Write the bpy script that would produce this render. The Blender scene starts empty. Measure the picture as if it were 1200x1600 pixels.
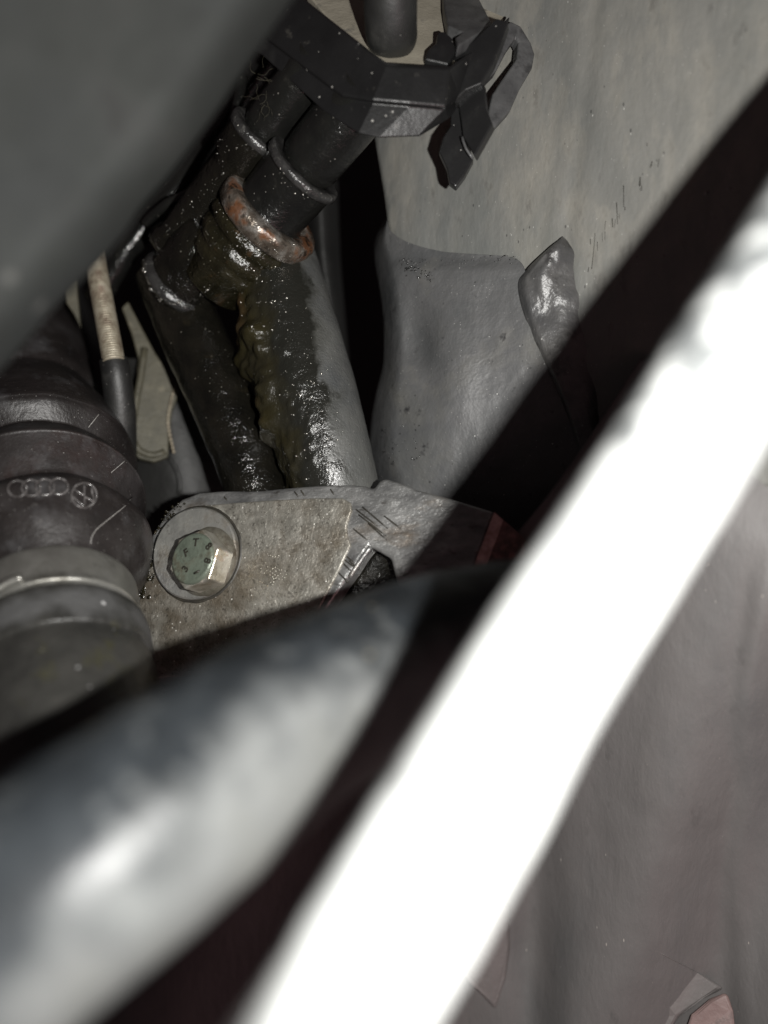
import bpy, bmesh, math, random
from mathutils import Vector, noise
from mathutils.bvhtree import BVHTree
random.seed(7)
SC = bpy.context.scene
COL = SC.collection

# ------------------------------------------------------------------ camera
F = 1350.0                                   # focal length in photo pixels (1200 wide)
CAM = Vector((0, 0, 0.5))
cam_d = bpy.data.cameras.new('camera'); cam = bpy.data.objects.new('camera', cam_d); COL.objects.link(cam)
cam.location = CAM; cam.rotation_euler = (math.radians(90), 0, 0)
cam_d.sensor_fit = 'HORIZONTAL'; cam_d.sensor_width = 36; cam_d.lens = 36*F/1200
cam_d.clip_start = 0.002; cam_d.clip_end = 20
cam_d.dof.use_dof = True; cam_d.dof.focus_distance = 0.232; cam_d.dof.aperture_fstop = 5.6
SC.camera = cam

# ------------------------------------------------------------------ light: the phone's flash right of the lens, faint reddish ambient
W = bpy.data.worlds.new('World'); SC.world = W; W.use_nodes = True
bg = W.node_tree.nodes['Background']; bg.inputs[0].default_value = (1.0, .74, .78, 1); bg.inputs[1].default_value = 0.034
fl = bpy.data.lights.new('flash', 'POINT'); fl.energy = 3.3; fl.shadow_soft_size = 0.0024; fl.color = (1, .985, .95)
flo = bpy.data.objects.new('flash', fl); COL.objects.link(flo); flo.location = CAM + Vector((0.031, 0.016, 0.001))
dl = bpy.data.lights.new('dim_red_light', 'AREA'); dl.energy = .3; dl.shape = 'DISK'; dl.size = .22; dl.color = (1, .55, .58)   # faint reddish light from below right
dlo = bpy.data.objects.new('dim_red_light', dl); COL.objects.link(dlo); dlo.location = CAM + Vector((.3, -.12, -.38))
dlo.rotation_euler = (CAM + Vector((.02, .22, -.05)) - dlo.location).to_track_quat('-Z', 'Y').to_euler()
SC.view_settings.view_transform = 'Standard'; SC.view_settings.look = 'None'
SC.view_settings.exposure = 0.12; SC.view_settings.gamma = 1
SC.cycles.max_bounces = 6; SC.cycles.diffuse_bounces = 3; SC.cycles.glossy_bounces = 3
SC.cycles.use_denoising = True

# ------------------------------------------------------------------ helpers
def P(px, py, d):
    return CAM + Vector(((px-600)/F*d, d, (800-py)/F*d))
def rm(rpx, d): return rpx*d/F
class Plane:
    def __init__(s, p0, n): s.p0 = p0; s.n = n.normalized()
    def at(s, px, py, off=0.0):
        r = Vector(((px-600)/F, 1, (800-py)/F)); t = (s.p0-CAM).dot(s.n)/r.dot(s.n)
        return CAM + r*t + s.n*off
def catmull(pts, n):
    out = []; k = len(pts)
    for i in range(k-1):
        p0 = pts[max(i-1, 0)]; p1 = pts[i]; p2 = pts[i+1]; p3 = pts[min(i+2, k-1)]
        for j in range(n):
            t = j/n
            out.append(tuple(.5*((2*b)+(-a+c)*t+(2*a-5*b+4*c-d)*t*t+(-a+3*b-3*c+d)*t**3) for a, b, c, d in zip(p0, p1, p2, p3)))
    out.append(tuple(pts[-1])); return out
ORG = {}
def thing(name, label, cat, base, group=None, kind=None):
    o = bpy.data.objects.new(name, None); COL.objects.link(o); o.location = base; o.empty_display_size = .01
    o['label'] = label; o['category'] = cat
    if group: o['group'] = group
    if kind: o['kind'] = kind
    ORG[o] = Vector(base); return o
def obj(name, vf, m, parent=None, smooth=True, bevel=0, label=None, cat=None, kind=None, group=None, attr=None, auto=None):
    v, f = vf
    c = sum((Vector(q) for q in v), Vector())/len(v)
    me = bpy.data.meshes.new(name); me.from_pydata([Vector(q)-c for q in v], [], f); me.update()
    bm = bmesh.new(); bm.from_mesh(me); bmesh.ops.recalc_face_normals(bm, faces=bm.faces); bm.to_mesh(me); bm.free()
    if attr is not None:
        a = me.attributes.new('dirt_and_light', 'FLOAT', 'POINT'); a.data.foreach_set('value', attr)
    if m: me.materials.append(m)
    o = bpy.data.objects.new(name, me); COL.objects.link(o)
    if parent:
        o.parent = parent; o.location = c-ORG[parent]
    else: o.location = c
    ORG[o] = c
    if smooth:
        me.polygons.foreach_set('use_smooth', [True]*len(me.polygons))
        if auto is not None: me.set_sharp_from_angle(angle=math.radians(auto))
    if bevel:
        b = o.modifiers.new('bevel', 'BEVEL'); b.width = bevel; b.segments = 3; b.limit_method = 'ANGLE'; b.angle_limit = math.radians(40); b.harden_normals = False
    if label: o['label'] = label
    if cat: o['category'] = cat
    if kind: o['kind'] = kind
    if group: o['group'] = group
    return o
def frame(t):
    t = t.normalized(); a = Vector((0, 1, 0)) if abs(t.y) < .9 else Vector((1, 0, 0))
    u = t.cross(a).normalized(); return u, t.cross(u).normalized()
def tube(pts, n=32, sub=10, disp=None, cap=True):
    """pts: (px, py, depth, radius px at that depth)"""
    q = [tuple(P(a, b, d)) + (rm(r, d),) for a, b, d, r in pts]
    return tube3(q, n, sub, disp, cap)
def tube3(q, n=32, sub=10, disp=None, cap=True):
    s = catmull(q, sub); C = [Vector(k[:3]) for k in s]; v = []; f = []
    T = (C[1]-C[0]).normalized(); u, w = frame(T)
    for i, c in enumerate(C):
        t = (C[min(i+1, len(C)-1)]-C[max(i-1, 0)]).normalized()
        u = (u-t*u.dot(t)).normalized(); w = t.cross(u)
        for j in range(n):
            a = 2*math.pi*j/n; dr = u*math.cos(a)+w*math.sin(a); r = s[i][3]
            p = c+dr*r
            if disp: p = p+dr*disp(p, i/(len(C)-1), dr)
            v.append(p)
    for i in range(len(C)-1):
        for j in range(n):
            f.append((i*n+j, i*n+(j+1) % n, (i+1)*n+(j+1) % n, (i+1)*n+j))
    if cap:
        f.append(tuple(range(n-1, -1, -1))); f.append(tuple((len(C)-1)*n+j for j in range(n)))
    return v, f
def lathe(A, B, prof, n=96, wob=None):
    """prof: list of (t along A-B, radius m)"""
    ax = (B-A); u, w = frame(ax); v = []; f = []
    for i, (t, r) in enumerate(prof):
        for j in range(n):
            a = 2*math.pi*j/n; dr = u*math.cos(a)+w*math.sin(a)
            p = A+ax*t+dr*r
            if wob: p = p+dr*wob(p)
            v.append(p)
    for i in range(len(prof)-1):
        for j in range(n): f.append((i*n+j, i*n+(j+1) % n, (i+1)*n+(j+1) % n, (i+1)*n+j))
    return v, f
def close(vf, n):
    v, f = vf; k = len(v)//n; f = f+[tuple(range(n-1, -1, -1)), tuple((k-1)*n+j for j in range(n))]; return v, f
def nz(p, s, k=3): return noise.fractal(Vector(p)*s, 1.0, 2.0, k)
def relief(left, right, depth, nu=60, nv=10, thick=.002, disp=None):
    """sheet between a left and a right pixel polyline; depth(px, py, s, t) in metres; a real back face at +thick"""
    L = catmull(left, nv); R = catmull(right, nv); m = len(L); v = []; f = []
    for b in (0, 1):
        for i in range(m):
            for j in range(nu+1):
                s = j/nu; px = L[i][0]+(R[i][0]-L[i][0])*s; py = L[i][1]+(R[i][1]-L[i][1])*s
                d = depth(px, py, s, i/(m-1))
                p = P(px, py, d)
                if disp: p = p-Vector((0, disp(p), 0))
                if b: p = P(px, py, d+thick)
                v.append(p)
    w = nu+1; o = m*w
    for i in range(m-1):
        for j in range(nu):
            a = i*w+j; f.append((a, a+1, a+w+1, a+w)); f.append((o+a+w, o+a+w+1, o+a+1, o+a))
    rim = [j for j in range(w)]+[i*w+nu for i in range(1, m)]+[(m-1)*w+j for j in range(nu-1, -1, -1)]+[i*w for i in range(m-2, 0, -1)]
    for k in range(len(rim)):
        a, b = rim[k], rim[(k+1) % len(rim)]; f.append((a, o+a, o+b, b))
    return v, f
def prism(front, back):
    n = len(front); v = list(front)+list(back)
    f = [tuple(range(n)), tuple(range(2*n-1, n-1, -1))]+[(i, n+i, n+(i+1) % n, (i+1) % n) for i in range(n)]
    return v, f
def plate(pl, poly, off=0.0, thick=.003):
    return prism([pl.at(x, y, off) for x, y in poly], [pl.at(x, y, off)-pl.n*thick for x, y in poly])
def join(*vfs):
    v = []; f = []
    for a, b in vfs:
        k = len(v); v += list(a); f += [tuple(i+k for i in q) for q in b]
    return v, f
def bvh(vf): return BVHTree.FromPolygons([Vector(q) for q in vf[0]], vf[1])
def hit(tree, px, py, lift=0.0):
    r = Vector(((px-600)/F, 1, (800-py)/F)).normalized()
    p, n, i, d = tree.ray_cast(CAM, r)
    if p is None: return None
    if n.dot(r) > 0: n = -n
    return p+n*lift
def wire(pts, r, n=8, closed=False):
    q = [tuple(p)+(r,) for p in pts]
    return tube3(q, n, 2, None, not closed)
def blob(c, r, sq=(1, 1, 1)):
    bm = bmesh.new(); bmesh.ops.create_icosphere(bm, subdivisions=1, radius=r)
    v = [Vector((x.co.x*sq[0], x.co.y*sq[1], x.co.z*sq[2]))+c for x in bm.verts]; f = [tuple(k.index for k in q.verts) for q in bm.faces]; bm.free(); return v, f

# ------------------------------------------------------------------ materials
def mat(name, ramp, scale, rough=.6, metal=0.0, layers=(), bumps=((.3, 900),), detail=6, stretch=(1, 1, 1), spec=.5, coat=0, dist=0.0):
    """layers: (kind, scale, lo, hi, colour, rough, strength, metal) painted over the base one after another"""
    m = bpy.data.materials.new(name); m.use_nodes = True; nt = m.node_tree; N = nt.nodes; K = nt.links.new
    b = N['Principled BSDF']; tc = N.new('ShaderNodeTexCoord'); mp = N.new('ShaderNodeMapping'); mp.inputs['Scale'].default_value = stretch
    K(tc.outputs['Object'], mp.inputs[0]); vec = mp.outputs[0]
    def nse(s, d=detail, r=.6):
        q = N.new('ShaderNodeTexNoise'); q.inputs['Scale'].default_value = s; q.inputs['Detail'].default_value = d
        q.inputs['Roughness'].default_value = r; q.inputs['Distortion'].default_value = dist; K(vec, q.inputs['Vector']); return q.outputs[0]
    cr = N.new('ShaderNodeValToRGB'); el = cr.color_ramp.elements
    while len(el) < len(ramp): el.new(.5)
    for e, (p, c) in zip(el, ramp): e.position = p; e.color = tuple(c)+(1,)
    K(nse(scale), cr.inputs[0]); col = cr.outputs[0]; ro = None; me = None
    rv = N.new('ShaderNodeValue'); rv.outputs[0].default_value = rough; ro = rv.outputs[0]
    mv = N.new('ShaderNodeValue'); mv.outputs[0].default_value = metal; me = mv.outputs[0]
    hs = []
    for ly in layers:
        kind, sc, lo, hi, c, r_, st = ly[:7]; mt = ly[7] if len(ly) > 7 else None; bh = ly[8] if len(ly) > 8 else 0
        mr = N.new('ShaderNodeMapRange'); mr.inputs[1].default_value = lo; mr.inputs[2].default_value = hi; mr.inputs[4].default_value = st
        if kind == 'noise': K(nse(sc), mr.inputs[0])
        elif kind == 'dots':
            vo = N.new('ShaderNodeTexVoronoi'); vo.inputs['Scale'].default_value = sc; vo.inputs['Randomness'].default_value = 1; K(vec, vo.inputs['Vector'])
            big = N.new('ShaderNodeMath'); big.operation = 'SUBTRACT'; sep = N.new('ShaderNodeSeparateColor'); K(vo.outputs['Color'], sep.inputs[0])
            sq = N.new('ShaderNodeMath'); sq.operation = 'POWER'; K(sep.outputs[0], sq.inputs[0]); sq.inputs[1].default_value = 4
            sm = N.new('ShaderNodeMath'); sm.operation = 'MULTIPLY'; K(sq.outputs[0], sm.inputs[0]); sm.inputs[1].default_value = lo
            K(sm.outputs[0], big.inputs[0]); K(vo.outputs['Distance'], big.inputs[1])
            K(big.outputs[0], mr.inputs[0]); mr.inputs[1].default_value = 0; mr.inputs[2].default_value = hi
        elif kind == 'attr':
            at = N.new('ShaderNodeAttribute'); at.attribute_name = 'dirt_and_light'  # holds real dirt and, on the near hose, painted light
            ad = N.new('ShaderNodeMath'); ad.operation = 'MULTIPLY_ADD'; K(nse(sc), ad.inputs[0]); ad.inputs[1].default_value = .9; K(at.outputs['Fac'], ad.inputs[2])
            K(ad.outputs[0], mr.inputs[0])
        fac = mr.outputs[0]
        mx = N.new('ShaderNodeMix'); mx.data_type = 'RGBA'; K(fac, mx.inputs[0]); K(col, mx.inputs[6]); mx.inputs[7].default_value = tuple(c)+(1,); col = mx.outputs[2]
        if r_ is not None:
            x = N.new('ShaderNodeMix'); K(fac, x.inputs[0]); K(ro, x.inputs[2]); x.inputs[3].default_value = r_; ro = x.outputs[0]
        if mt is not None:
            x = N.new('ShaderNodeMix'); K(fac, x.inputs[0]); K(me, x.inputs[2]); x.inputs[3].default_value = mt; me = x.outputs[0]
        if bh: hs.append((fac, bh))
    K(col, b.inputs['Base Color']); K(ro, b.inputs['Roughness']); K(me, b.inputs['Metallic']); b.inputs['Specular IOR Level'].default_value = spec
    if coat: b.inputs['Coat Weight'].default_value = coat; b.inputs['Coat Roughness'].default_value = .12
    prev = None
    for st, s in list(bumps):
        bp = N.new('ShaderNodeBump'); bp.inputs['Strength'].default_value = st; bp.inputs['Distance'].default_value = .25/s
        K(nse(s, 4), bp.inputs['Height'])
        if prev: K(prev, bp.inputs['Normal'])
        prev = bp.outputs[0]
    for fac, bh in hs:
        bp = N.new('ShaderNodeBump'); bp.inputs['Strength'].default_value = 1; bp.inputs['Distance'].default_value = bh; K(fac, bp.inputs['Height'])
        if prev: K(prev, bp.inputs['Normal'])
        prev = bp.outputs[0]
    if prev: K(prev, b.inputs['Normal'])
    return m

WHITE_SPECK = ('dots', 520, .13, .05, (.45, .45, .43), .4, .6)
FINE_SPECK = ('dots', 1300, .2, .06, (.38, .37, .35), .5, .5)
DARK_SPECK = ('dots', 500, .2, .06, (.02, .02, .02), .5, .7)
M = {}
M['panel'] = mat('dusty_panel_paint', [(.3, (.095, .097, .092)), (.5, (.138, .136, .125)), (.7, (.2, .19, .165))], 28, .55,
                 layers=[('noise', 90, .5, .75, (.23, .212, .175), .8, .5), ('noise', 15, .48, .62, (.085, .09, .088), .5, .75), ('noise', 180, .6, .72, (.055, .053, .05), .5, .5), WHITE_SPECK, FINE_SPECK, DARK_SPECK], bumps=((.25, 60), (.35, 1400)), stretch=(1.4, 1, .6))
M['lower'] = mat('grey_underseal', [(.3, (.046, .048, .049)), (.55, (.076, .076, .076)), (.75, (.11, .109, .1))], 40, .55,
                 layers=[('noise', 70, .55, .8, (.13, .122, .1), .8, .5), ('noise', 24, .5, .66, (.05, .052, .055), .5, .6), ('noise', 160, .62, .7, (.012, .012, .014), .3, .8), WHITE_SPECK, FINE_SPECK, DARK_SPECK], bumps=((.3, 90), (.5, 1500)))
M['corner'] = mat('shiny_grey_paint', [(.35, (.045, .045, .046)), (.65, (.085, .083, .08))], 70, .36, layers=[('noise', 150, .56, .66, (.02, .019, .019), .3, .8), WHITE_SPECK, FINE_SPECK], bumps=((.4, 120), (.7, 600)))
M['plastic'] = mat('black_moulded_plastic', [(.3, (.006, .006, .0062)), (.7, (.012, .012, .0122))], 60, .3, layers=[('noise', 90, .58, .75, (.022, .022, .021), .5, .5), ('noise', 260, .64, .74, (.06, .056, .048), .6, .5), ('dots', 600, .2, .06, (.3, .29, .27), .5, .8)], bumps=((.25, 1000),))
M['plastic_pale'] = mat('dusty_grey_plastic', [(.3, (.03, .03, .031)), (.7, (.08, .08, .08))], 160, .42, layers=[('noise', 240, .55, .7, (.02, .02, .02), .4, .8)], bumps=((.5, 600),))
M['beige'] = mat('beige_dusty_casting', [(.3, (.2, .18, .14)), (.7, (.33, .3, .24))], 90, .75, layers=[('noise', 200, .58, .68, (.1, .095, .085), .7, .7), FINE_SPECK], bumps=((.4, 700),))
M['rubber'] = mat('black_rubber', [(.3, (.007, .007, .007)), (.7, (.017, .017, .016))], 80, .5, layers=[('noise', 150, .58, .75, (.045, .044, .04), .8, .4), FINE_SPECK], bumps=((.3, 900),))
M['oil'] = mat('oily_black_metal', [(.3, (.003, .003, .0025)), (.7, (.009, .008, .006))], 120, .13, layers=[('noise', 170, .62, .75, (.02, .016, .009), .3, .6), ('dots', 900, .22, .05, (.2, .19, .16), .25, .5)], bumps=((.6, 180), (1.0, 1000)), spec=.5)
M['oil_smooth'] = mat('oily_black_plastic', [(.3, (.0045, .0045, .0045)), (.7, (.01, .01, .009))], 90, .18, layers=[('noise', 300, .62, .75, (.022, .021, .018), .45, .6), ('dots', 900, .2, .05, (.2, .19, .17), .3, .6)], bumps=((.25, 140), (.6, 1000)))
M['ring'] = mat('dusty_plastic_ring', [(.3, (.01, .01, .01)), (.7, (.035, .034, .033))], 200, .22, layers=[('noise', 420, .6, .7, (.1, .098, .09), .3, .6)], bumps=((.8, 500), (.8, 1400)), spec=.7)
M['glint'] = mat('pale_oil_glints', [(.3, (.12, .115, .1)), (.7, (.5, .48, .44))], 1400, .22, .8, bumps=((.5, 2500),))  # oil beads coloured pale and metallic to paint in the glints
M['rust'] = mat('rusty_wet_steel', [(.3, (.07, .05, .036)), (.5, (.17, .145, .12)), (.7, (.42, .4, .37))], 230, .22, .7, layers=[('noise', 90, .47, .56, (.09, .032, .01), .35, .9, 0.0), ('noise', 300, .53, .62, (.01, .008, .006), .18, .85, 0.0)], bumps=((.6, 260), (.9, 1100)))
M['olive_oil'] = mat('olive_oily_casting', [(.3, (.006, .0055, .003)), (.7, (.018, .0155, .008))], 150, .2, layers=[('noise', 240, .6, .72, (.05, .028, .013), .3, .6), ('dots', 900, .22, .05, (.25, .23, .18), .25, .6)], bumps=((.8, 200), (.9, 900)))
M['crust'] = mat('grey_hose_with_oil_crust', [(.3, (.04, .042, .043)), (.7, (.08, .08, .074))], 60, .6,
                 layers=[('noise', 120, .6, .72, (.05, .052, .055), .5, .6), FINE_SPECK, ('attr', 90, .62, 1.0, (.03, .03, .026), .35, .8), ('attr', 240, .84, 1.02, (.012, .012, .01), .2, 1), ('attr', 130, 1.6, 2.2, (.02, .0165, .006), .28, .85), ('attr', 90, 2.2, 2.6, (.05, .027, .013), .35, .85)], bumps=((.5, 420), (.9, 1700)))
M['alu'] = mat('sandy_cast_aluminium', [(.3, (.135, .128, .11)), (.5, (.26, .25, .22)), (.7, (.4, .385, .345))], 170, .4, .55, layers=[('noise', 38, .48, .64, (.085, .065, .042), .45, .8), ('noise', 150, .54, .68, (.1, .085, .062), .45, .6), ('noise', 1000, .56, .66, (.03, .026, .02), .45, .6), ('dots', 900, .25, .06, (.85, .83, .77), .25, .8)], bumps=((.6, 400), (1.0, 1500)))
M['alu_rim'] = mat('scuffed_bare_aluminium', [(.3, (.1, .1, .1)), (.55, (.23, .23, .225)), (.75, (.42, .42, .41))], 130, .36, .6, layers=[('noise', 90, .55, .7, (.1, .07, .042), .5, .75), ('noise', 420, .58, .7, (.04, .035, .03), .5, .75)], bumps=((.8, 260), (.6, 1500)), stretch=(.6, 1, 1.4))
M['alu_dark'] = mat('dark_rust_red_casting', [(.3, (.03, .018, .016)), (.7, (.09, .05, .044))], 300, .5, .1, layers=[('noise', 500, .5, .6, (.2, .1, .085), .5, .5)], bumps=((.8, 700),))
M['redstrip'] = mat('rough_red_lit_strip', [(.3, (.2, .11, .1)), (.7, (.6, .4, .37))], 400, .5, 0, bumps=((.8, 700),))  # reddish light on the bracket's end painted in as colour
M['washer'] = mat('zinc_washer', [(.3, (.1, .093, .07)), (.6, (.22, .21, .175)), (.8, (.32, .31, .27))], 150, .4, .55, layers=[('noise', 130, .52, .66, (.06, .042, .026), .6, .8), ('noise', 60, .55, .7, (.13, .135, .15), .3, .5), ('noise', 600, .6, .7, (.03, .024, .016), .5, .6)], bumps=((.5, 400), (.4, 1800)))
M['washer_grey'] = mat('grey_zinc_washer', [(.3, (.2, .2, .19)), (.6, (.34, .335, .31)), (.8, (.45, .44, .41))], 110, .33, .6, layers=[('noise', 110, .52, .66, (.1, .075, .045), .55, .75), ('noise', 50, .54, .68, (.15, .16, .18), .28, .5), ('noise', 700, .6, .7, (.04, .034, .025), .5, .6)], bumps=((.5, 350), (.4, 1800)))
M['bolt'] = mat('greenish_zinc_bolt', [(.3, (.085, .1, .078)), (.7, (.17, .2, .16))], 160, .42, .3, layers=[('noise', 150, .54, .66, (.07, .055, .035), .6, .7), ('noise', 500, .58, .68, (.04, .035, .025), .5, .6)], bumps=((.6, 500), (.4, 1500)))
M['bolt_side'] = mat('rust_flecked_bolt_side', [(.3, (.25, .22, .16)), (.5, (.5, .48, .42)), (.75, (.7, .69, .64))], 170, .28, .75, layers=[('noise', 260, .56, .66, (.17, .06, .02), .6, .85, 0.0), ('noise', 120, .57, .68, (.25, .18, .06), .4, .7)], bumps=((.7, 300), (.6, 1300)))
M['ink'] = mat('dark_letter_grime', [(.3, (.012, .011, .009)), (.7, (.03, .027, .02))], 300, .5)
M['boot'] = mat('aged_black_brown_rubber', [(.3, (.008, .007, .0068)), (.5, (.015, .0125, .012)), (.72, (.034, .031, .031))], 55, .42,
                layers=[('noise', 35, .55, .7, (.024, .011, .009), .4, .7), ('noise', 75, .55, .75, (.07, .069, .072), .6, .7), ('noise', 500, .64, .72, (.09, .085, .08), .6, .4), FINE_SPECK], bumps=((.2, 160), (.5, 1300)), spec=.4)
M['emblem'] = mat('glinting_rubber_emblem', [(.3, (.02, .017, .016)), (.5, (.07, .065, .064)), (.7, (.2, .19, .188))], 420, .2, bumps=((.7, 500),), spec=.8)  # paler than the boot, broken glints painted into the colour
M['scuff'] = mat('pale_rubber_scuff', [(.3, (.2, .19, .18)), (.7, (.4, .39, .37))], 700, .5)
M['clamp'] = mat('stained_clamp_steel', [(.3, (.16, .155, .14)), (.6, (.34, .335, .31)), (.8, (.5, .49, .46))], 50, .32, .75, layers=[('noise', 70, .52, .68, (.045, .04, .03), .5, .85)], bumps=((.2, 300), (.4, 1600)))
M['joint'] = mat('dusty_dark_joint', [(.3, (.016, .016, .015)), (.7, (.035, .034, .031))], 90, .35, layers=[('attr', 120, 1.0, 1.35, (.06, .06, .06), .7, .9), ('noise', 60, .6, .7, (.045, .042, .01), .3, .6), ('dots', 260, .2, .05, (.4, .4, .4), .3, .9)], bumps=((.4, 200), (.5, 900)))
M['rod'] = mat('beige_threaded_steel', [(.3, (.12, .085, .06)), (.5, (.3, .265, .2)), (.7, (.46, .42, .34))], 240, .5, .4, layers=[('noise', 110, .56, .66, (.13, .075, .05), .6, .8)], bumps=((.6, 800),))
M['olive'] = mat('olive_dusty_bracket', [(.3, (.04, .037, .024)), (.7, (.085, .077, .052))], 160, .6, layers=[('noise', 300, .6, .7, (.15, .135, .095), .6, .6), ('noise', 60, .55, .7, (.025, .022, .014), .5, .6)], bumps=((.6, 800),))
M['darkgrey'] = mat('dark_grey_housing', [(.3, (.011, .011, .0105)), (.7, (.022, .022, .021))], 60, .6, layers=[('noise', 120, .58, .7, (.04, .039, .035), .6, .4)], bumps=((.4, 300), (.3, 900)))
M['void'] = mat('void_black', [(.3, (.004, .004, .004)), (.7, (.008, .008, .008))], 20, .8, bumps=())
M['bigrubber'] = mat('worn_black_cover_rubber', [(.3, (.013, .0135, .013)), (.55, (.018, .019, .018)), (.75, (.025, .025, .024))], 45, .8, layers=[('noise', 16, .46, .66, (.023, .0245, .025), .8, .6), ('noise', 90, .6, .72, (.01, .01, .01), .8, .5), ('dots', 90, .2, .09, (.07, .069, .066), .8, .7), ('noise', 50, .68, .76, (.045, .043, .04), .8, .6)], bumps=((.2, 110), (.3, 700)), spec=.12)
M['hose'] = mat('chalky_side_lit_hose', [(.3, (.008, .009, .01)), (.5, (.014, .016, .018)), (.72, (.028, .031, .033))], 80, .36, layers=[('attr', 90, .75, 1.35, (.088, .091, .09), .45, .95), ('noise', 180, .56, .68, (.09, .094, .094), .5, .5), ('attr', 60, 1.4, 1.8, (.085, .087, .082), .5, .7), ('noise', 70, .55, .68, (.02, .022, .024), .4, .5), ('dots', 110, .17, .08, (.26, .23, .16), .5, .8)], bumps=((.1, 140), (.3, 500)), spec=.18)
M['pipe'] = mat('peeling_white_pipe', [(.3, (.32, .33, .33)), (.7, (.42, .43, .42))], 60, .45, layers=[('attr', 190, 1.06, 1.16, (.045, .05, .052), .5, .8), ('noise', 210, .64, .7, (.1, .1, .095), .5, .6)], bumps=((.3, 120),), spec=.3)
M['inner'] = mat('mauve_grey_underbody', [(.3, (.075, .07, .069)), (.7, (.108, .1, .098))], 20, .62, layers=[('noise', 60, .6, .8, (.13, .12, .115), .7, .3), ('noise', 20, .54, .7, (.056, .057, .058), .6, .6), ('noise', 140, .62, .72, (.045, .043, .042), .6, .4), ('dots', 300, .11, .05, (.35, .32, .29), .5, .6)], bumps=((.2, 60), (.4, 1200)), stretch=(1.6, 1, .6))

M['flap'] = mat('pale_mauve_dust', [(.3, (.1, .09, .088)), (.7, (.135, .12, .117))], 30, .65, layers=[FINE_SPECK], bumps=((.3, 80), (.4, 1200)))
M['pink'] = mat('red_lit_fold', [(.3, (.13, .085, .08)), (.7, (.2, .14, .132))], 120, .6, layers=[('noise', 200, .56, .66, (.09, .07, .066), .6, .7)], bumps=((.4, 300),))  # reddish light on the folded corner painted into its base colour
M['strip'] = mat('dark_green_grey_edge', [(.3, (.07, .072, .064)), (.7, (.115, .115, .105))], 30, .6, layers=[FINE_SPECK], bumps=((.3, 80), (.4, 1200)))
# ------------------------------------------------------------------ backdrop: black sheet standing in for the unlit engine bay depth
def sheet(px0, py0, px1, py1, d):
    return [P(px0, py0, d), P(px1, py0, d), P(px1, py1, d), P(px0, py1, d)], [(0, 1, 2, 3)]
obj('backdrop', prism([P(-700, -700, .5), P(1900, -700, .5), P(1900, 2300, .5), P(-700, 2300, .5)], [P(-700, -700, .52), P(1900, -700, .52), P(1900, 2300, .52), P(-700, 2300, .52)]),
    M['void'], kind='structure', smooth=False)

# ------------------------------------------------------------------ chassis panel
def sm(a, b, x):
    t = min(1, max(0, (x-a)/(b-a))); return t*t*(3-2*t)
def D(px, py):
    x = min(px, 1300)
    d = .243-(x-690)*8.4e-5 + sm(700, 1500, py)*.05
    if px < 660: d += ((660-px)/70)**2*.004
    return d
def wav(a, s): return lambda p: nz(p, s)*a
t = thing('chassis_panel', 'dusty grey beige painted steel body panel behind the pipes, with lapped seam', 'body panel', P(800, 400, .235))
left = [(560, -80), (572, 100), (586, 215), (600, 300), (612, 380), (640, 470), (660, 600), (650, 760)]
right = [(1420, -80), (1420, 100), (1420, 215), (1420, 300), (1420, 380), (1420, 470), (1420, 600), (1420, 760)]
def dup_(px, py, s, tt):
    d = D(px, py)
    d += .0008*math.exp(-((px-930+.12*py)/16)**2)                          # long pressed groove
    d -= .0012*sm(880, 930, px+.1*py)                                         # right part stands proud
    return d
obj('upper_sheet', relief(left, right, dup_, nu=150, nv=14, thick=.002, disp=wav(.0004, 45)), M['panel'], t)
left = [(604, 338), (586, 374), (586, 412), (597, 480), (599, 560), (586, 620), (578, 680), (580, 725), (600, 780), (640, 860)]
right = [(612, 392), (720, 398), (812, 408), (824, 480), (850, 560), (880, 630), (905, 690), (920, 740), (940, 800), (960, 900)]
def dlow(px, py, s, tt):
    d = D(px, py)-.0022-.0012*sm(400, 425, py)
    d += .010*max(0, 1-(s/.13))**2
    d -= .0028*math.exp(-((px-700)/60)**2-((py-600)/130)**2)
    d += .003*math.exp(-((px-655)/28)**2-((py-520-.6*(px-640))/70)**2)
    return d
obj('lower_sheet', relief(left, right, dlow, nu=110, nv=12, thick=.002, disp=wav(.0005, 60)), M['lower'], t)
left = [(874, 374), (850, 394), (820, 424), (809, 446), (818, 490), (846, 556), (884, 640), (900, 690), (912, 740)]
right = [(878, 372), (905, 400), (915, 430), (918, 490), (924, 556), (940, 640), (950, 690), (955, 740)]
right = [(880, 368), (905, 386), (922, 412), (930, 446), (934, 490), (940, 556), (950, 640), (955, 690), (960, 740)]
def dcor(px, py, s, tt):
    lift = .0034*sm(-.02, .1, s)*(1-sm(.12, .95, s))*sm(-.02, .14, tt)*(1-.5*sm(.25, .6, tt))+.0012*math.exp(-((s-.3)/.12)**2-((tt-.3)/.1)**2)
    return D(px, py)-.0032-lift+.0042*sm(.45, 1, s)
obj('pressed_corner', relief(left, right, dcor, nu=40, nv=12, thick=.004, disp=wav(.0007, 150)), M['corner'], t, label='shiny raised corner pressing with dark scuffs')
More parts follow.
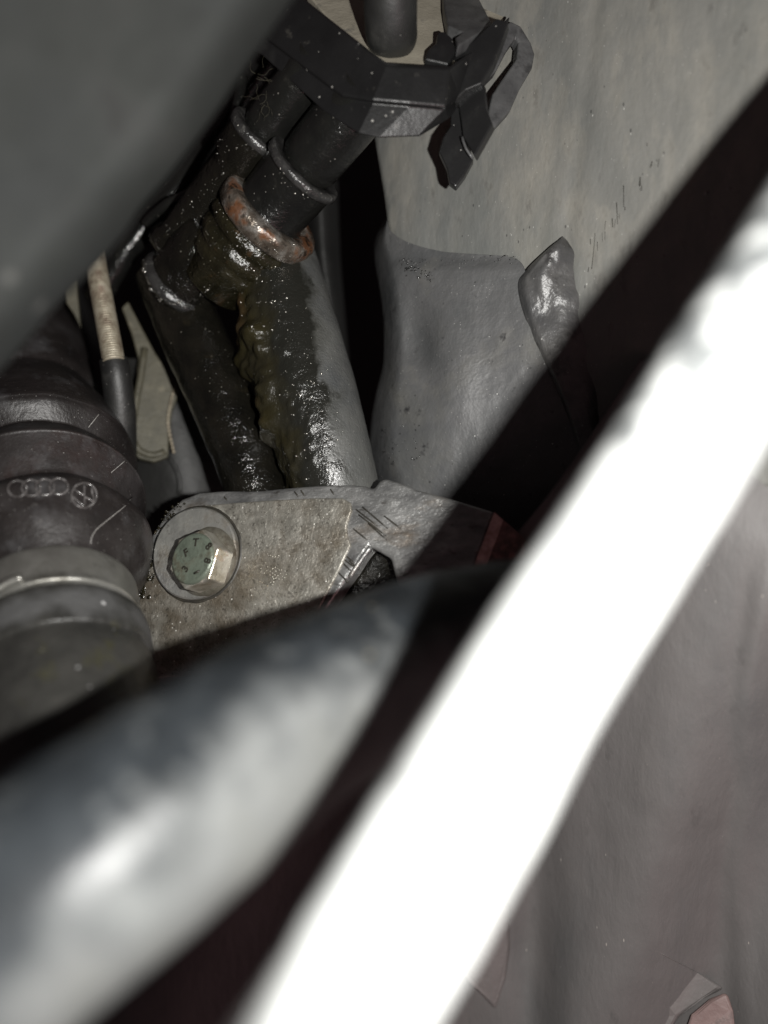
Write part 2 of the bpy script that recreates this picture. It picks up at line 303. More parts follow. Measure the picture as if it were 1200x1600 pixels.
# sealant bead along the seam and scratch marks on the paint
vfs = []
for k in range(70):
    x = 625+random.random()*185; y = 407+random.gauss(0, 3)+4*math.sin(x*.03)+9*(random.random() < .3)
    vfs.append(blob(P(x, y, D(x, y)-.0036), random.uniform(.00006, .00022), (random.uniform(.8, 3), .4, .8)))
obj('seam_bead', join(*vfs), M['plastic_pale'], t)['kind'] = 'stuff'
vfs = []
for k in range(22):
    u = k/21; x = 1022-u*105+random.gauss(0, 9); y = 245+u*165+random.gauss(0, 14); L = random.choice((5, 8, 14, 34, 46)); a = random.uniform(1.25, 1.75)
    q = [P(x+math.cos(a)*L*z*-.4, y+math.sin(a)*L*z, dup_(x, y, 0, 0)-.00015) for z in (-.5, 0, .5)]
    vfs.append(wire(q, random.uniform(.00004, .00011), 5))
obj('scratch', join(*vfs), M['ink'], t)['kind'] = 'stuff'

vfs = []
for k in range(60):
    u = random.random(); x = 632+u*40+random.gauss(0, 4); y = 412+u*26+random.gauss(0, 4)
    vfs.append(blob(P(x, y, dlow(x, y, .3, 0)-.0001), random.uniform(.0001, .0004), (1.3, .35, .8)))
for k in range(40):
    x = random.choice((645, 655, 600, 612))+random.gauss(0, 8); y = 700+random.gauss(0, 18)
    vfs.append(blob(P(x, y, dlow(x, y, .3, 0)), random.uniform(.00006, .0002), (1, .35, 1.6)))
obj('tar_speck', join(*vfs), M['oil_smooth'], t)['kind'] = 'stuff'
# ------------------------------------------------------------------ lower right: mauve underbody panel with folded flaps
t = thing('underbody_panel', 'mauve grey creased underbody panel right of the white pipe', 'body panel', P(1000, 1200, .25))
left = [(1000, 560), (880, 740), (760, 880), (560, 1050), (420, 1250), (300, 1370), (180, 1480), (100, 1560), (-60, 1780)]
right = [(1420, 560), (1420, 740), (1420, 880), (1420, 1050), (1420, 1250), (1420, 1370), (1420, 1480), (1420, 1560), (1420, 1780)]
def dun(px, py, s, tt):
    d = .225-(min(px, 1300)-690)*5.4e-5+sm(700, 1500, py)*.03+.0065*(1-sm(560, 860, py))
    cx = 1165-.16*(py-900) if py < 1100 else 1133+.05*(py-1100)-28*sm(1200, 1400, py)
    d += .003*sm(-120, 0, px-cx)*(1-sm(0, 40, px-cx))*sm(820, 1000, py)      # soft crease
    d += .0045*math.cos((px-900+.35*(py-1200))*.018)*sm(750, 1000, py)
    d += .005*math.exp(-((px-835)/36)**2)*sm(1100, 1300, py)
    return d
obj('main_sheet', relief(left, right, dun, nu=120, nv=14, thick=.002, disp=wav(.0005, 40)), M['inner'], t)
def flap(name, pts, lift, label=None, m='inner'):
    f = [P(x, y, dun(x, y, 0, 0)-(lift if x > 985 or x < 850 else -.002)) for x, y in pts]; b = [P(x, y, dun(x, y, 0, 0)-(lift if x > 985 or x < 850 else -.002)+.0035) for x, y in pts]
    return obj(name, prism(f, b), M[m], t, smooth=False, bevel=.0012, label=label)
flap('drip_flap', [(700, 1420), (760, 1380), (796, 1420), (797, 1480), (790, 1530), (774, 1578), (735, 1535), (700, 1500)],   .0014, 'pale dusty drip shaped flap', 'flap')
flap('folded_edge', [(880, 1420), (940, 1436), (1000, 1474), (1040, 1492), (1090, 1520), (1132, 1544), (1100, 1560), (1060, 1590), (1030, 1640), (860, 1640)], .0012, None, 'flap')
flap('folded_edge', [(1136, 1550), (1146, 1580), (1152, 1640), (1060, 1640), (1080, 1585), (1110, 1560)], .0045, 'pinkish folded corner at the very bottom', 'pink')

# ------------------------------------------------------------------ near white pipe
def pd(p, tt, dr): return nz(p, 60)*.0003
tag = dict(label='thick white peeling pipe crossing the front right, blown out by the flash', cat='pipe')
att = []
PL = [(1480, 40, 90), (1330, 270, 96), (1200, 480, 101), (986, 825, 107), (848, 1040, 113), (735, 1240, 118), (655, 1375, 120), (530, 1595, 121), (410, 1810, 121)]
def pd(p, tt, dr):
    att.append(.62*(1-sm(.3, .62, tt))*sm(-.9, .2, -dr.x+dr.z)+nz(p, 90)*.14+.1*nz(p, 40))     # paint is scuffed off on the upper left side
    return nz(p, 60)*.0002
vf = tube([(x, y, 12.0/r-.014*sm(1000, 1600, y), r) for x, y, r in PL], n=72, sub=22, disp=pd)
obj('metal_pipe', vf, M['pipe'], attr=att, **tag)

# ------------------------------------------------------------------ near grey hose lower left
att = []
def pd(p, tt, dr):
    att.append(.42+dr.x*.62-dr.z*.58+.25*math.exp(-((tt-.5)/.16)**2)-.35*(1-sm(.12, .34, tt))+nz(p, 90)*.3+nz(p, 30)*.1)     # paints the lit side paler towards the pipe, mottled with chalk
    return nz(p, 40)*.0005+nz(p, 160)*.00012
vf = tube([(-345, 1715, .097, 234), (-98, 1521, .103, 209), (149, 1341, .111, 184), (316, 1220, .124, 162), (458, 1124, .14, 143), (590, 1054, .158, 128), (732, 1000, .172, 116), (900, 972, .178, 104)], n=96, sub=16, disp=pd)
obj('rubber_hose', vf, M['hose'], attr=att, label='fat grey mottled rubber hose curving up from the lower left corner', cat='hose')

# ------------------------------------------------------------------ big dull cover upper left
def dcv(px, py, s, tt):
    d = .108+.03*s+.003*math.sin(tt*5+1)
    return d+.016*max(0, (s-.9)/.1)**2.6
EL = [(640, -240), (548, -120), (458, 0), (400, 84), (330, 186), (262, 274), (218, 326), (192, 366), (152, 412), (104, 460), (54, 520), (0, 580), (-80, 660), (-200, 770)]
obj('engine_cover', relief([(x-900, y-620) for x, y in EL], EL, dcv, nu=110, nv=6, thick=.016, disp=lambda p: nz(p, 22)*.0012+nz(p, 110)*.0002), M['bigrubber'],
    label='wide dull black cover edge filling the upper left corner, out of focus', cat='engine cover')

# ------------------------------------------------------------------ black plastic clip housing
t = thing('pipe_clip', 'black angular plastic clip housing with locking tabs holding a black pipe', 'clip', P(600, 150, .215))
T = [(360, -110, .232), (415, -50, .226), (480, 2, .220), (574, 76, .212), (604, 98, .210), (650, 101, .210), (702, 104, .212), (732, 84, .217), (770, 52, .222), (796, 26, .226)]
Bm = [(320, -40, .233), (365, 20, .227), (430, 70, .221), (535, 150, .213), (583, 158, .2105), (640, 163, .2105), (696, 168, .2125), (716, 150, .2175), (745, 120, .2225), (770, 90, .226)]
Bo = [(300, -10, .236), (345, 50, .230), (410, 86, .224), (507, 174, .216), (560, 208, .213), (592, 215, .213), (655, 213, .215), (700, 186, .219), (724, 160, .224), (745, 130, .227)]
def wall(rows, th):
    n = len(rows[0]); v = []; f = []
    for b in (0, 1):
        for r in rows:
            for (x, y, d) in r: v.append(P(x, y, d+(th if b else 0)) + Vector((0, 0, .0 if not b else .0)))
    k = len(rows); o = k*n
    for i in range(k-1):
        for j in range(n-1):
            a = i*n+j; f.append((a, a+1, a+n+1, a+n)); f.append((o+a+n, o+a+n+1, o+a+1, o+a))
    rim = list(range(n))+[i*n+n-1 for i in range(1, k)]+[(k-1)*n+j for j in range(n-2, -1, -1)]+[i*n for i in range(k-2, 0, -1)]
    for q in range(len(rim)):
        a, b = rim[q], rim[(q+1) % len(rim)]; f.append((a, o+a, o+b, b))
    return v, f
def up(r, dy, dd): return [(x, y+dy, d+dd) for x, y, d in r]
obj('front_wall', wall([up(T, 0, .0004), up(T, 4, -.0006), up(Bm, -3, -.0004), up(Bm, 0, 0.0), up(Bm, 3, .001), Bo], .003), M['plastic'], t, smooth=False, bevel=.0016)
pl = Plane(P(640, 100, .2165), Vector((.05, -.8, .6)))
obj('floor_plate', plate(pl, [(470, -60), (480, -10), (560, 84), (600, 118), (690, 122), (724, 100), (790, 24), (800, -10), (790, -60)], 0, .003), M['beige'], t, smooth=False, bevel=.0004)
pl2 = Plane(P(720, 40, .222), Vector((.1, -.75, .65)))
obj('grey_insert', plate(pl2, [(690, -40), (740, -20), (768, 34), (748, 52), (715, 72), (712, 58), (722, 50), (700, 40), (694, 14)], 0, .003), M['plastic_pale'], t, smooth=False, bevel=.0005)
obj('catch', plate(Plane(P(690, 70, .217), Vector((.1, -.9, .4))), [(664, 92), (668, 78), (682, 66), (684, 50), (694, 48), (706, 58), (714, 78), (700, 100)], 0, .004), M['plastic'], t, smooth=False, bevel=.0005)
# clip tabs on the right
obj('locking_tab', plate(Plane(P(750, 90, .217), Vector((-.25, -.95, .1))), [(700, 106), (712, 88), (740, 62), (776, 28), (794, 34), (782, 70), (770, 100), (752, 130), (728, 140), (708, 160), (700, 140)], 0, .003), M['plastic'], t, smooth=False, bevel=.0004)
pl3 = Plane(P(800, 110, .226), Vector((.2, -.97, .1)))
lo = [(798, 32), (814, 40), (830, 66), (836, 84), (832, 106), (812, 140), (798, 172), (776, 196), (764, 204), (762, 180), (770, 146), (782, 128), (808, 90), (810, 66), (806, 58), (796, 72), (776, 110), (760, 126), (752, 118), (770, 96), (782, 66), (790, 40)]
obj('tab_loop', plate(pl3, lo, 0, .004), M['plastic_pale'], t, smooth=False, bevel=.0006)
obj('locking_tab', plate(Plane(P(730, 200, .2185), Vector((-.35, -.9, .1))), [(744, 116), (756, 132), (760, 170), (770, 196), (742, 246), (724, 214), (721, 190), (716, 160), (724, 140)], .0006, .003), M['plastic'], t, smooth=False, bevel=.0004)
obj('locking_tab', plate(Plane(P(715, 230, .2205), Vector((-.1, -.98, .05))), [(704, 160), (720, 168), (726, 212), (740, 248), (726, 274), (712, 292), (702, 284), (698, 262), (686, 236), (692, 214), (704, 196)], 0, .003), M['plastic'], t, smooth=False, bevel=.0004)
obj('tab_edge', wire([P(722, 214, .2172), P(728, 232, .2172), P(739, 248, .2175)], .00035), M['plastic_pale'], t)
obj('rubber_pipe', tube([(612, -160, .2, 44), (612, -60, .206, 43), (610, 0, .211, 42), (611, 44, .2165, 41), (612, 56, .2195, 40)], n=40, sub=8, disp=lambda p, a, b: nz(p, 300)*.00015), M['rubber'],
    label='short black rubber pipe standing in the beige plate of the clip', cat='pipe')

# ------------------------------------------------------------------ twin oily pipes and their rusty union
AX = Vector((.62, -.44, .53)).normalized()        # towards the upper right, out to the viewer
def cyl(px, py, d, prof, n=64, wob=None, axis=AX):
    """coaxial body: prof (offset in px along the axis, radius px) about the point (px, py, d)"""
    c = P(px, py, d); k = d/F
    pr = [((o*k), r*k) for o, r in prof]
    return lathe(c, c+axis, pr, n, wob)
wobo = lambda p: nz(p, 220)*.00035
t = thing('pipe_union', 'rusty oil wet pipe union with black ringed pipe entering it', 'pipe fitting', P(400, 380, .236))
obj('black_pipe', cyl(478, 262, .231, [(150, 48), (100, 49), (30, 49), (8, 47), (2, 44), (-30, 40)]), M['oil_smooth'], t)
obj('flange_ring', cyl(478, 262, .231, [(-2, 44), (1, 47), (2, 60), (1, 64), (-3, 66), (-10, 66), (-14, 62), (-14, 40)], wob=lambda p: nz(p, 500)*.00012), M['ring'], t)
obj('black_sleeve', cyl(478, 262, .231, [(-12, 60), (-40, 60), (-84, 58), (-92, 62), (-100, 62), (-110, 55), (-112, 40)]), M['oil_smooth'], t)
obj('rusty_collar', cyl(425, 335, .2395, [(4, 52), (7, 57), (9, 60), (8, 76), (6, 81), (0, 84), (-10, 84), (-22, 83), (-28, 76), (-32, 50)], wob=lambda p: nz(p, 260)*.0003), M['rust'], t)
obj('union_body', cyl(425, 335, .2395, [(-28, 70), (-34, 77), (-46, 79), (-52, 72), (-58, 70), (-64, 76), (-80, 77), (-86, 71), (-92, 74), (-106, 74), (-112, 66), (-150, 64), (-156, 56)], wob=wobo), M['olive_oil'], t)
obj('elbow', close(cyl(318, 400, .251, [(40, 50), (0, 56), (-50, 58), (-64, 62), (-74, 62), (-80, 56), (-84, 52)], wob=wobo), 64), M['oil'], t)
obj('elbow_rim', cyl(318, 400, .251, [(-52, 57), (-56, 64), (-62, 66), (-70, 66), (-74, 60)], wob=lambda p: nz(p, 300)*.0004), M['ring'], t)
t = thing('oily_pipe', 'thinner oil soaked black pipe with end ring, just above the rusty union', 'pipe', P(330, 270, .24))
obj('pipe_body', cyl(410, 205, .234, [(140, 36), (90, 37), (20, 37), (4, 34), (-10, 30)]), M['oil_smooth'], t)
obj('flange_ring', cyl(410, 205, .234, [(-2, 32), (0, 36), (1, 47), (0, 51), (-4, 53), (-12, 53), (-18, 46), (-18, 30)], wob=lambda p: nz(p, 500)*.00012), M['ring'], t)
obj('pipe_sleeve', cyl(410, 205, .234, [(-16, 48), (-60, 48), (-66, 40), (-150, 38), (-230, 36), (-238, 42), (-252, 44), (-260, 40)], wob=wobo), M['oil'], t)
def beads(trs, pts, n, jit, rr, name, m, par):
    vfs = []
    for k in range(n):
        i = random.random()*(len(pts)-1); a = pts[int(i)]; b = pts[min(int(i)+1, len(pts)-1)]; f_ = i-int(i)
        x = a[0]+(b[0]-a[0])*f_+random.gauss(0, jit); y = a[1]+(b[1]-a[1])*f_+random.gauss(0, jit)
        hs = [h for h in (hit(q, x, y, .00005) for q in trs) if h]
        if hs:
            h = min(hs, key=lambda q: q.y); vfs.append(blob(h, rr*random.uniform(.3, .8)*(.6+random.random()**5*2.0), (random.uniform(.8, 2), .6, random.uniform(.8, 1.5))))
    if vfs: obj(name, join(*vfs), m, par)['kind'] = 'stuff'
def trees(par): 
    out = []
    for ch in par.children:
        if ch.type == 'MESH':
            me = ch.data; o_ = ORG[ch]; out.append(BVHTree.FromPolygons([v.co+o_ for v in me.vertices], [tuple(q.vertices) for q in me.polygons]))
    return out
un = bpy.data.objects['pipe_union']; tu = trees(un); tp = trees(t)
beads(tu, [(222, 395), (224, 425), (236, 455), (262, 474), (300, 470), (328, 448)], 90, 2.5, .00026, 'oil_glint', M['glint'], un)
beads(tu, [(330, 330), (340, 380), (380, 420), (440, 420)], 60, 12, .0002, 'oil_glint', M['glint'], un)
beads(tu, [(380, 370), (420, 395), (470, 380)], 30, 8, .0002, 'oil_glint', M['glint'], un)
beads(tu, [(440, 240), (445, 275), (470, 305), (510, 310)], 26, 5, .0002, 'oil_glint', M['glint'], un)
beads(tp, [(372, 195), (380, 230), (410, 252), (440, 245)], 26, 5, .0002, 'oil_glint', M['glint'], t)
beads(tp, [(193, 366), (204, 384), (226, 392), (246, 378), (300, 320), (350, 270), (340, 200)], 90, 5, .00022, 'oil_glint', M['glint'], t)
for nm, pts, lab in (('thin_hose', [(150, 470, .275, 20), (205, 380, .27, 20), (285, 285, .268, 21), (350, 195, .266, 21), (420, 90, .262, 21)], 'thin black greasy hose in the dark gap beneath the upper left cover'),
                     ('cable', [(226, 350, .262, 8), (262, 318, .258, 8), (300, 300, .2555, 8), (338, 262, .2535, 8), (362, 200, .251, 8), (380, 120, .25, 8)], 'slim black cable beside the thinner oily pipe')):
    obj(nm, tube(pts, n=24, sub=10, disp=lambda p, a, b: nz(p, 200)*.0002), M['oil_smooth'], label=lab, cat='hose' if nm == 'thin_hose' else 'cable')
# greasy cobweb of fluff over the oily pipes
vfs = []
for k in range(15):
    x = random.uniform(395, 440); y = random.uniform(105, 165) ; d = .2235
    q = [P(x, y, d)]; a = random.uniform(0, 6.3)
    for s in range(4):
        a += random.uniform(-.8, .8); x += math.cos(a)*7; y += math.sin(a)*7; q.append(P(x, y, d+random.uniform(-.001, .001)))
    vfs.append(wire(q, random.uniform(.000015, .00004), 4))
obj('grease_fluff', join(*vfs), M['olive'], kind='stuff', label='tangle of dusty greasy fibres above the thin oily pipe', cat='fluff')

# ------------------------------------------------------------------ hoses going down
def pd(p, tt, dr): return nz(p, 120)*.0004
obj('oily_hose', tube([(262, 425, .262, 50), (282, 480, .26, 50), (322, 570, .256, 51), (366, 670, .252, 50), (410, 790, .248, 48), (430, 850, .247, 48)], n=48, sub=12, disp=pd), M['oil'],
    label='wet black oily hose running down from the elbow to the bracket', cat='hose')
cp = [(400, 330, .254, 62), (424, 400, .252, 66), (444, 470, .25, 70), (468, 560, .247, 73), (494, 650, .244, 73), (520, 740, .242, 68), (540, 820, .242, 64)]
def crust_amt(p, tt, dr):
    # oil runs on the side turned to the image left; the edge wanders with noise
    k = -dr.x*.95-dr.z*.1-dr.y*.05
    return k+nz(p, 55)*.26+nz(p, 170)*.16-(tt-.5)*.42
att = []
def pd(p, tt, dr):
    c = crust_amt(p, tt, dr)
    att.append(min(3.0, max(0, (c+.42)*1.0+.42)))
    return nz(p, 60)*.0004+sm(-.2, .5, c)*(.0003+abs(nz(p, 190))*.001)+sm(.5, .9, c)*max(0, nz(p, 70))*.005
vf = tube(cp, n=120, sub=30, disp=pd)
obj('crusted_hose', vf, M['crust'], attr=att, label='grey hose with its left side caked in dark olive oil crust', cat='hose')
tr = bvh(vf); vfs = []
for k in range(170):
    tt = random.random(); x = 400+tt*110+random.gauss(0, 28); y = 410+tt*330+random.gauss(0, 20)
    h = hit(tr, x, y, .0001)
    if h: vfs.append(blob(h, random.choice((.00008, .00012, .00016, .0003)), (random.uniform(.8, 1.8), .7, 1)))
obj('hose_oil_glints', join(*vfs), M['glint'], kind='stuff', label='small oil beads painted pale as glints on the dark side of the crusted hose', cat='oil')

# ------------------------------------------------------------------ left: threaded rod, olive bracket, dark housing
t = thing('threaded_rod', 'beige threaded steel rod in a black rubber sleeve behind the boot', 'rod', P(165, 480, .255))
q = []
N_ = 120
for i in range(N_+1):
    s = i/N_; q.append((138+s*40, 350+s*216, .262-.012*s, 15.5+s*1.5+(.55 if i % 2 else -.55)))
obj('rod', tube(q, n=24, sub=2), M['rod'], t)
obj('rubber_sleeve', tube([(177, 562, .252, 22), (182, 590, .252, 23), (188, 650, .255, 24), (188, 730, .26, 24), (180, 830, .265, 24)], n=28), M['rubber'], t)
pl = Plane(P(240, 640, .27), Vector((.25, -.95, .1)))
t = thing('olive_bracket', 'olive dusty pressed bracket with raised lip between sleeve and oily hose', 'bracket', P(240, 640, .27))
obj('bracket_plate', plate(pl, [(200, 470), (226, 520), (243, 552), (282, 606), (270, 640), (264, 680), (263, 714), (240, 722), (216, 716), (202, 694), (201, 650), (212, 600), (216, 560), (205, 520), (190, 480)], 0, .004), M['olive'], t, smooth=False, bevel=.0006)
obj('lip', join(wire([pl.at(*c, .0006) for c in [(226, 545), (220, 590), (211, 640), (208, 685), (220, 706), (242, 712), (258, 706)]], .0011, 10)), M['olive'], t)
vfs = [blob(pl.at(264+16*abs(u-.5)**1.3*1.4-2, 706-u*96, .0006), .0006, (1, .7, 1.5)) for u in [k/15 for k in range(16)]]
obj('chipped_edge', join(*vfs), M['rod'], t)
def dh(px, py, s, tt): return .285-.01*math.sin(s*math.pi)
t = thing('gear_housing', 'dark grey smooth housing half hidden behind olive bracket and oily hose', 'housing', P(280, 700, .285))
obj('housing_shell', relief([(170, 560), (180, 640), (190, 700), (196, 780), (190, 900)], [(270, 560), (330, 640), (352, 700), (372, 780), (400, 900)], dh, nu=30, nv=8, thick=.01, disp=wav(.0006, 60)), M['darkgrey'], t)
obj('housing_rib', wire([P(262, 712, .274), P(274, 730, .2735), P(281, 752, .2735), P(280, 772, .274)], .0007, 8), M['darkgrey'], t)
obj('pale_strip', plate(Plane(P(115, 480, .272), Vector((.2, -.96, 0))), [(96, 440), (118, 430), (122, 470), (126, 512), (116, 492), (104, 474)], 0, .003), M['olive'], smooth=False, bevel=.0004, label='thin beige metal strip edge left of the threaded rod', cat='strip')
# dim things in the gap between the crusted hose and the panel
def dg(px, py, s, tt): return .30-.02*math.sin(s*math.pi)
obj('dark_duct', relief([(470, 280), (478, 400), (500, 500), (520, 600), (530, 780)], [(528, 280), (532, 400), (540, 500), (548, 600), (560, 780)], dg, nu=20, nv=6, thick=.012, disp=wav(.0008, 80)), M['darkgrey'],
    label='dim grey duct deep in the gap right of the crusted hose', cat='duct')

# ------------------------------------------------------------------ ribbed drive shaft boot
A = P(34, 560, .286); B = P(98, 1100, .198)
def tpix(cy):      # parameter on the axis whose projected pixel row is cy
    lo, hi = -.4, 1.6
    for _ in range(40):
        m = (lo+hi)/2; p = A+(B-A)*m-CAM; y = 800-p.z/p.y*F
        if y < cy: lo = m
        else: hi = m
    return lo
def prof(lst, sub=6):
    out = []
    for cy, r in catmull(lst, sub):
        tt = tpix(cy); p = A+(B-A)*tt-CAM; out.append((tt, rm(r, p.y)))
    return out
t = thing('axle_boot', 'ribbed black brown rubber boot at the left edge with raised emblems', 'rubber boot', P(60, 800, .24))
bp = prof([(cy, r*.955) for cy, r in [(440, 92), (600, 112), (636, 118), (648, 114), (656, 118), (695, 144), (735, 161), (741, 161), (747, 157), (759, 139), (764, 140), (795, 168), (800, 168), (806, 164), (836, 144), (843, 145), (860, 165), (868, 171), (876, 171), (884, 168), (910, 158), (930, 143), (940, 136), (948, 132)]], 3)
vfb = lathe(A, B, bp, 128, lambda p: nz(p, 70)*.0005)
obj('boot_rubber', vfb, M['boot'], t)
tb = bvh(vfb)
# moulded emblems: four linked rings and a roundel
def ringpts(cx, cy, rx, ry, n=28, lift=.0001):
    r_ = []
    for k in range(n+1):
        a = 2*math.pi*k/n; h = hit(tb, cx+math.cos(a)*rx, cy+math.sin(a)*ry, lift)
        if h: r_.append(h)
    return r_
for k in range(4):
    obj('emblem_ring', wire(ringpts(27+k*21.5, 764-k*1.2, 14.5, 12.5), .00032, 8), M['emblem'], t)
vf = [wire(ringpts(131, 774, 19.5, 19), .00034, 8)]
def stroke(pts, lift=.0001, r=.00034): return wire([hit(tb, x, y, lift) for x, y in pts], r, 8)
ca, sa = math.cos(-.5), math.sin(-.5)
def rot(x, y): return 131+x*ca-y*sa, 774+x*sa+y*ca
for pts in ([(-9, -15), (-2, -3), (0, -1), (2, -3), (9, -15)], [(-17, -7), (-9, 14), (-7, 15), (0, 3), (7, 15), (9, 14), (17, -7)]):
    vf.append(stroke([rot(*p) for p in pts]))
obj('emblem_roundel', join(*vf), M['emblem'], t)
def scuff(pts): 
    hs = [hit(tb, x, y, .00002) for x, y in pts]; return wire([h for h in hs if h], .00009, 6)
obj('mould_line', scuff([(207, 776), (196, 790), (180, 803), (164, 816), (150, 828), (143, 840), (142, 850)]), M['scuff'], t)
obj('mould_line', scuff([(195, 720), (186, 728), (174, 738)]), M['scuff'], t)
obj('mould_line', scuff([(168, 632), (154, 648), (138, 668)]), M['scuff'], t)
cp_ = prof([(942, 129), (947, 132), (962, 133), (985, 134), (992, 136), (996, 134), (998, 126)], 3)
obj('clamp_band', lathe(A, B, [(a, b) for a, b in cp_], 128), M['clamp'], t, label='stained silver clamp band around the small end of the boot')
tc_ = bvh(lathe(A, B, cp_, 128))
pts = [(-4, 925), (10, 916), (24, 909), (36, 905)]
hs = [hit(tc_, x, y, .0006) for x, y in pts]
hs = [h for h in hs if h]
if len(hs) > 2: obj('clamp_ear', wire(hs, .0011, 10), M['clamp'], t)
hp = prof([(1000, 128), (1004, 138), (1012, 143), (1030, 145), (1060, 146), (1064, 143), (1100, 150), (1200, 160), (1300, 170)], 6)
t2 = thing('drive_joint', 'dark dusty joint housing below the clamp band at the left edge', 'drive joint', P(90, 1100, .22))
att = []
def wj(p):
    q = p-CAM; y = 800-q.z/q.y*F
    att.append(0); return nz(p, 80)*.0004
vfh = lathe(A, B, hp, 128, None)
ax = (B-A).normalized()
for v in vfh[0]:
    s = (v-A).dot(ax)/(B-A).length; s0 = tpix(1004); s1 = tpix(1064)
    att.append(1.05-abs((s-(s0+s1)/2)/(s1-s0))*1.15 + nz(v, 90)*.25)
vfh = close(vfh, 128)
obj('joint_housing', vfh, M['joint'], t2, attr=att)

# ------------------------------------------------------------------ cast bracket with bolt
n = Vector((-.30, -.93, .2))
BP = Plane(P(308, 865, .236), n)
t = thing('cast_bracket', 'sandy cast aluminium bracket holding the hex bolt in the middle', 'bracket', P(450, 900, .23))
out = [(196, 952), (210, 905), (222, 870), (237, 836), (261, 800), (284, 780), (310, 770), (345, 767), (400, 767), (450, 762), (500, 758), (548, 757), (570, 759), (583, 764), (592, 752), (600, 747), (625, 754), (650, 765), (700, 778), (772, 800), (737, 893), (735, 1000), (640, 990), (610, 872), (577, 854), (566, 868), (552, 890), (536, 912), (510, 950), (500, 1060), (230, 1080), (190, 1000)]
obj('casting', plate(BP, out, 0, .007), M['alu_rim'], t, smooth=False, bevel=.0009)
pad = [(216, 950), (230, 905), (246, 862), (266, 826), (290, 804), (320, 790), (372, 786), (430, 782), (490, 779), (536, 779), (549, 786), (551, 798), (543, 822), (544, 838), (549, 852), (536, 882), (522, 910), (500, 950), (490, 1040), (240, 1060), (210, 1000)]
obj('cast_face', plate(BP, pad, .0007, .003), M['alu'], t, smooth=False, bevel=.0004)
obj('end_strip', prism([BP.at(772, 800), BP.at(786, 812), BP.at(752, 902), BP.at(737, 893)], [BP.at(772, 800, -.004), BP.at(786, 812, -.004), BP.at(752, 902, -.004), BP.at(737, 893, -.004)]), M['redstrip'], t, smooth=False)
e = Plane(BP.at(786, 812, -.0003), Vector((.1, -.98, .2)))
obj('end_face', prism([BP.at(786.3, 812, -.0003), e.at(812, 834), e.at(840, 862), e.at(820, 940), e.at(760, 930), BP.at(752.3, 902, -.0003)],
                      [q+Vector((0, .006, 0)) for q in (BP.at(786.3, 812, -.0003), e.at(812, 834), e.at(840, 862), e.at(820, 940), e.at(760, 930), BP.at(752.3, 902, -.0003))]), M['alu_dark'], t, smooth=False)
obj('recess', plate(BP, [(520, 900), (560, 840), (600, 850), (720, 880), (720, 960), (520, 960)], -.008, .003), M['oil'], t, smooth=False)
obj('recess_edge', wire([BP.at(579, 854, -.0002), BP.at(568, 868, -.0002), BP.at(556, 886, -.0002), BP.at(546, 902, -.0002)], .0006), M['alu_rim'], t)
# chisel nicks across the bare rim
vfs = []
for x, y, dx, dy in [(556, 796, 34, 26), (560, 804, 44, 34), (566, 792, 40, 34), (575, 818, 30, 26), (552, 826, 22, 18), (540, 868, 14, 12), (545, 876, 16, 14), (536, 880, 12, 12), (528, 894, 16, 16), (535, 872, 20, 16), (600, 806, 26, 20), (460, 768, 6, 8), (470, 766, 6, 9), (516, 764, 6, 9), (350, 776, 5, 6)]:
    vfs.append(wire([BP.at(x, y, -.0001), BP.at(x+dx*.5, y+dy*.5, .00002), BP.at(x+dx, y+dy, -.0001)], .00022, 6))
obj('nick', join(*vfs), M['ink'], t)['kind'] = 'stuff'
# stamped dot characters
dots = []
for x, y in [(420, 866), (424, 868), (428, 870), (432, 871), (436, 872), (437, 869),
             (417, 880), (412, 884), (410, 889), (410, 894), (415, 896), (419, 892), (420, 886),
             (428, 889), (432, 887), (436, 889), (424, 893), (428, 896), (433, 893), (438, 891), (442, 891), (447, 893), (449, 898), (447, 903), (443, 901), (440, 897), (436, 900), (432, 899), (428, 902), (424, 899), (438, 905), (433, 904), (443, 906), (430, 905),
             (408, 909), (412, 911), (420, 916), (428, 914), (430, 910), (425, 911), (394, 922), (400, 920)]:
    dots.append(blob(BP.at(x, y, .0008), .0002, (1, 1, 1)))
obj('stamped_dots', join(*dots), M['bolt_side'], t)['kind'] = 'stuff'
# oil glints along the left rim
vfs = []
for k in range(42):
    u = random.random(); x = 222+u*70+random.gauss(0, 3); y = 880-u*92-22*math.sin(u*3.1)+random.gauss(0, 3)
    vfs.append(blob(BP.at(x, y, .0005), random.uniform(.0002, .0005), (1, .8, 1)))
obj('oil_beads', join(*vfs), M['olive_oil'], t)['kind'] = 'stuff'
vfs = []
for k in range(120):
    u = random.random(); x = 208+u*26+random.gauss(0, 7); y = 950-u*70+random.gauss(0, 12)
    vfs.append(blob(BP.at(x, y, .0007), random.uniform(.0002, .0008), (1.2, .25, 1)))
obj('oil_grime', join(*vfs), M['olive_oil'], t)['kind'] = 'stuff'
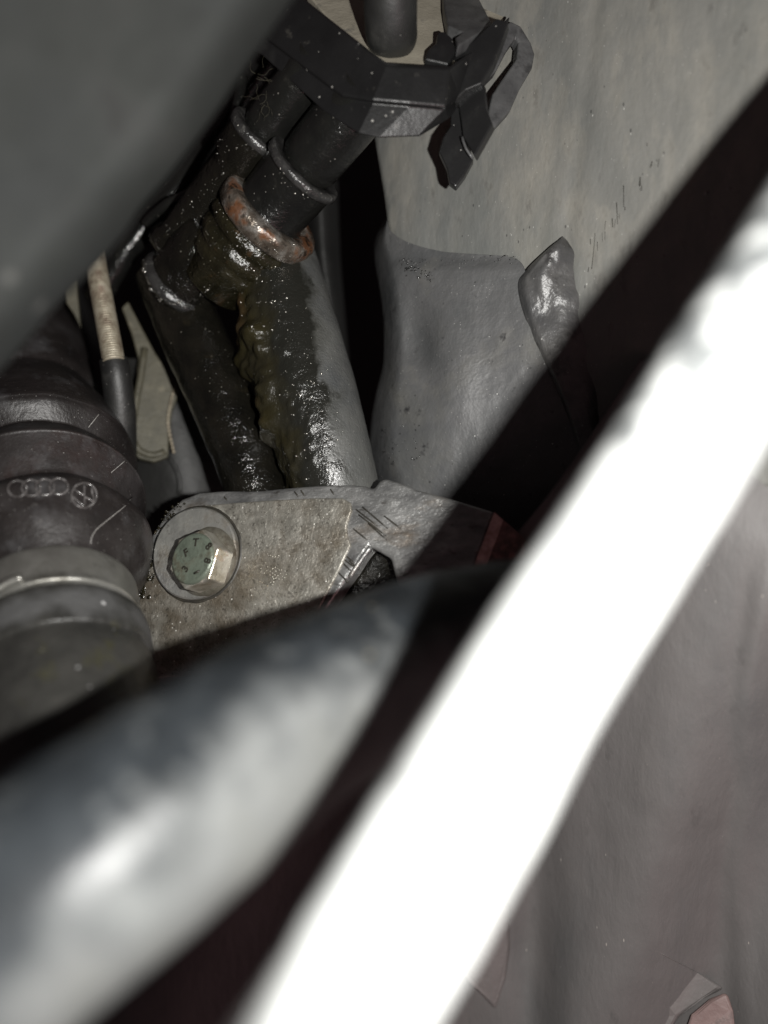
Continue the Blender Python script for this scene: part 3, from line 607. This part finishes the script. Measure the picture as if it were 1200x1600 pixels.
# bolt
BN = Vector((-.47, -.85, .26)).normalized()
bt = thing('hex_bolt', 'greenish hex head bolt with rusty flanks and washer on the cast bracket', 'bolt', BP.at(312, 868, .001))
c = BP.at(310, 866, .0006); k = .236/F
def disc(c, ax, prof_, n=64): return lathe(c, c+ax, [(o*k, r*k) for o, r in prof_], n)
obj('washer', close(disc(c, BP.n, [(-2, 72), (5, 73), (10, 72), (12, 69.5), (11.5, 66), (11, 30)]), 64), M['washer_grey'], bt, auto=40)
obj('grime_ring', lathe(c, c+BP.n, [(-3*k, 71*k), (.8*k, 72*k), (1.4*k, 74*k), (.8*k, 77*k), (-3*k, 78*k)], 64, lambda p: nz(p, 500)*.0002), M['ink'], bt)
obj('flange', close(disc(BP.at(326, 878, .0024), BN, [(-8, 55), (0, 55), (4, 53), (7, 48), (8, 38)]), 64), M['washer'], bt, auto=40)
u, w = frame(BN); hb = BP.at(336, 884, .003)
def hexring(o, r, ch=0, n=6, ph=.28):
    return [hb+BN*(o*k)+(u*math.cos(ph+2*math.pi*i/n)+w*math.sin(ph+2*math.pi*i/n))*r*k for i in range(n)]
h0 = hexring(0, 47); h1 = hexring(38, 47)
obj('hex_head', prism(h1, h0), M['bolt_side'], bt, smooth=False, bevel=.0005)
hc = hb+BN*(38*k)
obj('head_face', close(lathe(hc, hc+BN, [(-.4*k, 39.5*k), (2*k, 39*k), (4.5*k, 36.5*k), (4.8*k, 34*k)], 48), 48), M['bolt'], bt, auto=40)
FP = Plane(hc+BN*(4.9*k), BN)
def letter(ch, px, py, rotdeg, size=17):
    cu = bpy.data.curves.new('letter', 'FONT'); cu.body = ch; cu.size = size*k; cu.align_x = 'CENTER'; cu.align_y = 'CENTER'; cu.extrude = .00015; cu.offset = .00006
    tmp = bpy.data.objects.new('tmp', cu); COL.objects.link(tmp)
    dg = bpy.context.evaluated_depsgraph_get(); me = bpy.data.meshes.new_from_object(tmp.evaluated_get(dg))
    bpy.data.objects.remove(tmp)
    ux = (Vector((1, 0, 0))-BN*BN.x).normalized(); uz = -ux.cross(BN) 
    if uz.z < 0: uz = -uz
    a = math.radians(rotdeg); c_ = FP.at(px, py)
    v = [c_+(ux*math.cos(a)+uz*math.sin(a))*q.co.x+(-ux*math.sin(a)+uz*math.cos(a))*q.co.y+BN*q.co.z for q in me.vertices]
    f = [tuple(q.vertices) for q in me.polygons]
    obj('letter', (v, f), M['ink'], bt, smooth=False)
for ch, x, y, a in [('3', 290, 889, 55), ('F', 291, 864, 25), ('T', 306, 848, -5), ('8', 326, 854, -50), ('8', 324, 876, -110)]:
    letter(ch, x, y, a)
obj('letter_bar', wire([FP.at(304, 896, .0001), FP.at(312, 892, .0001)], .0003), M['ink'], bt)
